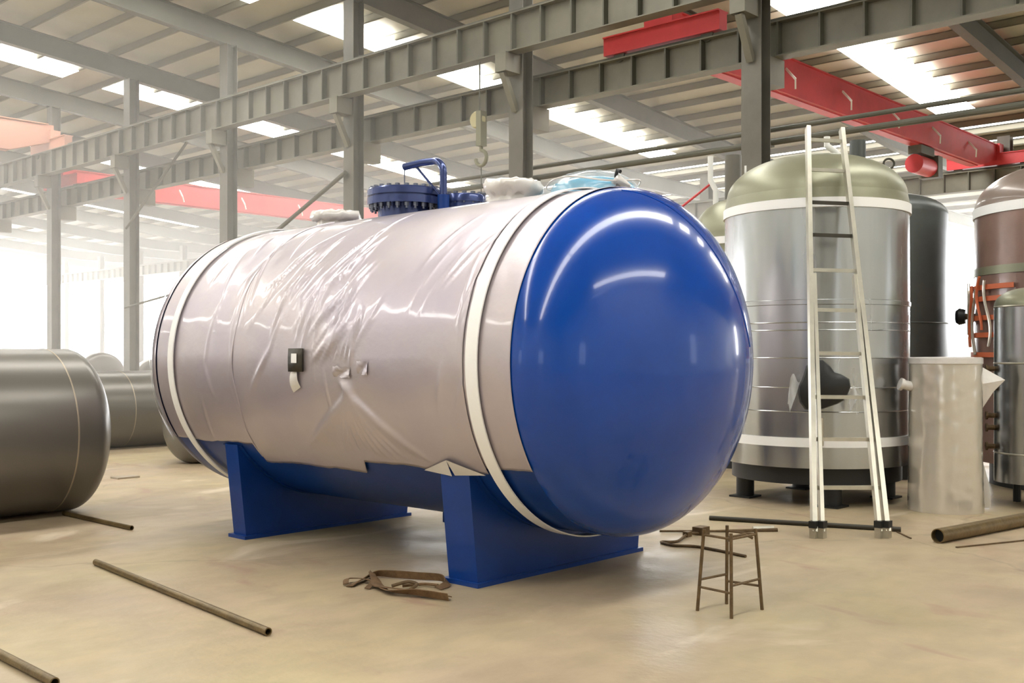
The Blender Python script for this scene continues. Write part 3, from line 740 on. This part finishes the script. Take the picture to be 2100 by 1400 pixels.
# film wrapped roll
br = thing('wrapped_cylinder', 'cream plastic wrapped cylinder standing on the floor right of the ladder', 'cylinder', (-4.20, 11.12, 0))
def rollf(u, v):
    a = 2*pi*v; z = 1.52*u; rr = .352+.02*(1-u)**2+.006*noise.noise(V((cos(a)*2.5, sin(a)*2.5, z*2)))+.004*noise.noise(V((cos(a)*7+z*6, sin(a)*7, z*11)))
    return (rr*cos(a), rr*sin(a), z)
MB().grid(rollf, 60, 72).build('film_body', M['tan'], br, ang=180)
MB().lathe([(.35, 1.50), (.362, 1.51), (.362, 1.565), (.34, 1.575), (.0005, 1.58)], 64).build('lid', M['film_pale'], br, ang=40)
dv2 = V((.734, .679, 0))
MB().add([dv2*.33+V((0,0,1.5)), dv2*.62+V((0,0,1.34)), dv2*.50+V((0,0,1.22)), dv2*.34+V((0,0,.98)), dv2*.36+V((.04,-.05,1.3))], [(0,4,1),(4,2,1),(4,3,2)]).build('loose_film', M['film_pale'], br, smooth=False)
MB().grid(lambda u, v: tuple(dv2*(.33+(.02+.12*(1-v)**1.2)*u)+V((.03*sin(v*7),-.04*sin(v*5)*u, .02+1.0*v))), 5, 20).build('loose_film', M['film_pale'], br, ang=180)
MB().tube([tuple(-dv2*.34+V((0,0,1.27))), tuple(-dv2*.46+V((0,0,1.3)))], .05, 12).tube([tuple(-dv2*.44+V((0,0,1.29))), tuple(-dv2*.47+V((0,0,1.3)))], .065, 12).build('nozzle', M['film_pale'], br)

# ================================================================ LADDER
ld = thing('ladder', 'tapering aluminium ladder leaning against the silver standing tank', 'ladder', (0,0,0))
BL, BR = V((-4.39, 8.62, 0)), V((-3.93, 9.07, 0)); TL, TRR = V((-5.294, 10.26, 3.97)), V((-5.035, 10.50, 3.95))
def lr(a, b, t): return a+(b-a)*t
up = V((-.7, .7, 0))
side_d = (BR-BL).normalized(); nrm = side_d.cross((TL-BL).normalized()).normalized()
for (a, b, nm) in ((BL, TL, 'rail'), (BR, TRR, 'rail')):
    MB().bar(a+V((0,0,.05)), b, .042, .08, up=nrm).build(nm, M['alu'], ld, smooth=False)
# second rail pair, lower section
off = nrm*(.0)
for s, (a, b) in ((1, (BL, TL)), (-1, (BR, TRR))):
    p0 = a+side_d*s*.07+V((0,0,.05)); p1 = lr(a, b, .60)+side_d*s*.036
    MB().bar(p0, p1, .034, .07, up=nrm).build('inner_rail', M['alu'], ld, smooth=False)
    for q in (a, a+side_d*s*.07):
        MB().box((q.x-.028, q.y-.034, 0), (q.x+.028, q.y+.034, .09)).build('rubber_foot', M['alu'], ld, smooth=False)
        MB().box((q.x-.032, q.y-.038, .09), (q.x+.032, q.y+.038, .15)).build('foot_clamp', M['black'], ld, smooth=False)
for k, t in enumerate((.105, .21, .305, .407, .512, .612, .703, .79, .88, .965)):
    MB().bar(lr(BL, TL, t), lr(BR, TRR, t), .036, .034, up=(0,0,1)).build('rung', M['darkbar'] if k in (6, 7) else M['alu'], ld, smooth=False)

# ================================================================ STOOL
st = thing('metal_stool_frame', 'small rusty rebar stool frame standing on the open floor', 'stool', (-3.534, 5.817, 0))
ft = [(-3.68, 5.68), (-3.418, 5.65), (-3.395, 5.976), (-3.642, 5.961)]
C0 = V((-3.534, 5.817, 0))
tp = [V((x, y, 0))*.0+V(((x-C0.x)*.80, (y-C0.y)*.80, .50)) for x, y in ft]
fb = [V((x-C0.x, y-C0.y, 0)) for x, y in ft]
for a, b in zip(fb, tp): MB().tube([a, b+(b-a)*.02], .011, 8).build('leg', M['rust'], st)
for i in range(4):
    j = (i+1) % 4
    if i != 3: MB().tube([lr(fb[i], tp[i], .95), lr(fb[j], tp[j], .95)], .008, 8).build('top_bar', M['rust'], st)
    MB().tube([lr(fb[i], tp[i], .30+.09*(i % 2)), lr(fb[j], tp[j], .30+.09*(i % 2))], .008, 8).build('stretcher', M['rust'], st)
MB().tube([tp[2]*.9, V((.05,.10,.47)), V((.0,.0,.46)), V((.03,-.06,.45)), tp[1]*.95], .009, 8).build('bent_rod', M['rust'], st)

# ================================================================ FLOOR CLUTTER
def pipe_thing(name, label, p, q, ro, mt, wall=.006, cat='pipe'):
    p, q = V(p), V(q); c = (p+q)/2
    t = thing(name, label, cat, (c.x, c.y, 0))
    cc = V((c.x, c.y, 0))
    MB().pipe(p-cc+V((0,0,ro)), q-cc+V((0,0,ro)), ro, ro-wall).build('pipe_wall', mt, t)
    d = (q-p).normalized()*.05
    for e, s in ((p+d, 1), (q-d, -1)):
        MB().tube([e-cc+V((0,0,ro)), e-cc+V((0,0,ro))+d*s*.2], ro-wall-.0005, 16).build('dark_bore_plug', M['inside'], t)  # black plug painting the darkness inside the open end
    return t
pipe_thing('steel_pipe', 'long olive brown steel pipe lying alone in the left foreground', (-7.833, 3.80, 0), (-5.141, 3.51, 0), .024, M['rust2'])
pipe_thing('steel_pipe', 'short brown pipe poking out from under the large left tank', (-10.5, 4.765, 0), (-9.149, 4.777, 0), .022, M['rust2'])
pipe_thing('steel_pipe', 'brown pipe end at the bottom left corner of the floor', (-6.9, 2.32, 0), (-5.10, 2.27, 0), .024, M['rust2'])
pipe_thing('steel_bar', 'thin dark pipe lying behind the ladder feet', (-5.612, 8.874, 0), (-3.97, 9.46, 0), .022, M['darkbar'])
pipe_thing('steel_pipe', 'thick grey pipe with open end at the right edge', (-3.50, 9.10, 0), (-3.15, 11.2, 0), .062, M['rust2'], .008)
tag(MB().bar((-3.30, 8.98, .006), (-2.98, 9.75, .006), .02, .01).build('flat_bar', M['rust']), 'thin flat bar beside the open end of the thick pipe', 'bar')
tag(MB().bar((-3.75, 9.15, .006), (-3.98, 9.4, .006), .012, .01).build('flat_bar', M['rust']), 'short thin rod between the ladder foot and the thick pipe', 'bar')

# webbing pile: flat strap looped on the floor
def ribbon(pts, wd, name, mt, parent, th=.006):
    """ribbon standing on edge or lying according to per point tilt"""
    m = MB(); vs = []
    P = [V(p[:3]) for p in pts]; T = [p[3] for p in pts]
    n = len(P)
    for i in range(n):
        d = (P[min(i+1,n-1)]-P[max(i-1,0)]).normalized(); s_ = d.cross(V((0,0,1))).normalized()
        wv = s_*cos(T[i])+V((0,0,1))*sin(T[i]); nv = d.cross(wv).normalized()
        base = P[i]+V((0,0,abs(sin(T[i]))*wd/2+.006))
        for a, b in ((-1,-1),(1,-1),(1,1),(-1,1)): vs.append(base+wv*a*wd/2+nv*b*th/2)
    fs = [(3,2,1,0), tuple(4*(n-1)+k for k in range(4))]
    for i in range(n-1):
        for k in range(4): a, b = 4*i+k, 4*i+(k+1) % 4; fs.append((a, b, b+4, a+4))
    return fixn(m.add(vs, fs).build(name, mt, parent, ang=50))
def crv(ctrl, n=8):
    out = []
    for i in range(len(ctrl)-1):
        p0, p1, p2, p3 = (ctrl[max(i-1,0)], ctrl[i], ctrl[i+1], ctrl[min(i+2, len(ctrl)-1)])
        for k in range(n):
            t = k/n; out.append(tuple(.5*((2*p1[j])+(-p0[j]+p2[j])*t+(2*p0[j]-5*p1[j]+4*p2[j]-p3[j])*t*t+(-p0[j]+3*p1[j]-3*p2[j]+p3[j])*t**3) for j in range(len(p1))))
    out.append(tuple(ctrl[-1])); return out
sl = thing('webbing_sling', 'crumpled brown webbing sling lying in front of the near saddle', 'sling', (-5.5, 4.85, 0))
def s4(x, y, z=0, t=.15): return (x+5.5, y-4.85, z, t)
ribbon(crv([s4(-5.80,4.62), s4(-5.86,4.76,.0,.5), s4(-5.93,4.95,.0,.9), s4(-5.80,5.02,.0,1.3), s4(-5.62,5.10,0,1.35), s4(-5.46,5.17,0,1.2), s4(-5.33,5.10,0,.6), s4(-5.30,4.98,0,.2)]), .055, 'strap_loop', M['web'], sl)
ribbon(crv([s4(-5.93,4.93,.01,.8), s4(-5.78,4.84,.01,.3), s4(-5.62,4.74,.01,.2), s4(-5.42,4.66,.01,.4), s4(-5.22,4.72,.01,1.0), s4(-4.99,4.78,.0,1.2)]), .055, 'strap_loop', M['web'], sl)
ribbon(crv([s4(-5.90,4.90,.03,.4), s4(-5.75,4.80,.02,.2), s4(-5.60,4.70,.02,.1), s4(-5.38,4.72,.025,.2), s4(-5.2,4.76,.02,.2), s4(-5.02,4.83,.01,.3)]), .05, 'strap_loop', M['web'], sl)
ribbon(crv([s4(-5.84,4.62,.01,.2), s4(-5.92,4.70,.02,.3), s4(-5.84,4.78,.02,.2), s4(-5.72,4.76,.02,.2), s4(-5.66,4.66,.0,.1)]), .04, 'strap_loop', M['web'], sl)
MB().tube(crv([s4(-5.52,4.76,.03)[:3], s4(-5.47,4.86,.05)[:3], s4(-5.40,4.88,.04)[:3], s4(-5.38,4.80,.02)[:3]]), .012, 8).build('shackle', M['rust'], sl)
MB().tube(crv([s4(-5.50,4.84,.02)[:3], s4(-5.44,4.98,.02)[:3], s4(-5.34,5.02,.02)[:3]]), .010, 8).build('tail_cord', M['web'], sl)

# chain puller / cable lying behind the stool
cb = thing('cable_puller', 'rusty rod and looped cable lying on the floor behind the stool frame', 'cable', (-5.0, 8.0, 0))
def g3(x, y, z=.012): return (x+5.0, y-8.0, z)
MB().tube(crv([g3(-5.20,8.07,.02), g3(-5.25,7.95,.02), g3(-5.14,7.62), g3(-5.22,7.50), g3(-5.05,7.44), g3(-4.88,7.52), g3(-4.60,7.48), g3(-4.36,7.42)]), .012, 8).build('cable', M['rust'], cb)
MB().tube([g3(-5.55,7.95), g3(-5.2,8.28), g3(-5.05,8.45), g3(-4.80,8.72)], .013, 8, radii=[.01,.01,.013,.02]).build('handle_rod', M['rust'], cb)
MB().box(g3(-5.27,8.05,0), g3(-5.17,8.18,.07)).build('ratchet_body', M['rust'], cb, smooth=False)
MB().box(g3(-5.27,7.90,0), g3(-5.22,7.97,.045)).build('clamp', M['rust'], cb, smooth=False)
MB().tube([g3(-4.98,8.60,.02), g3(-4.86,8.76,.02)], .022, 8).build('bright_grip', M['alu'], cb)

# small valve fitting near the large tank seam
tag(MB().box((-13.2, 6.6, 0), (-13.0, 6.9, .02)).build('offcut_plate', M['mill_edge']), 'small pale steel offcut on the floor behind the large left tank', 'offcut')
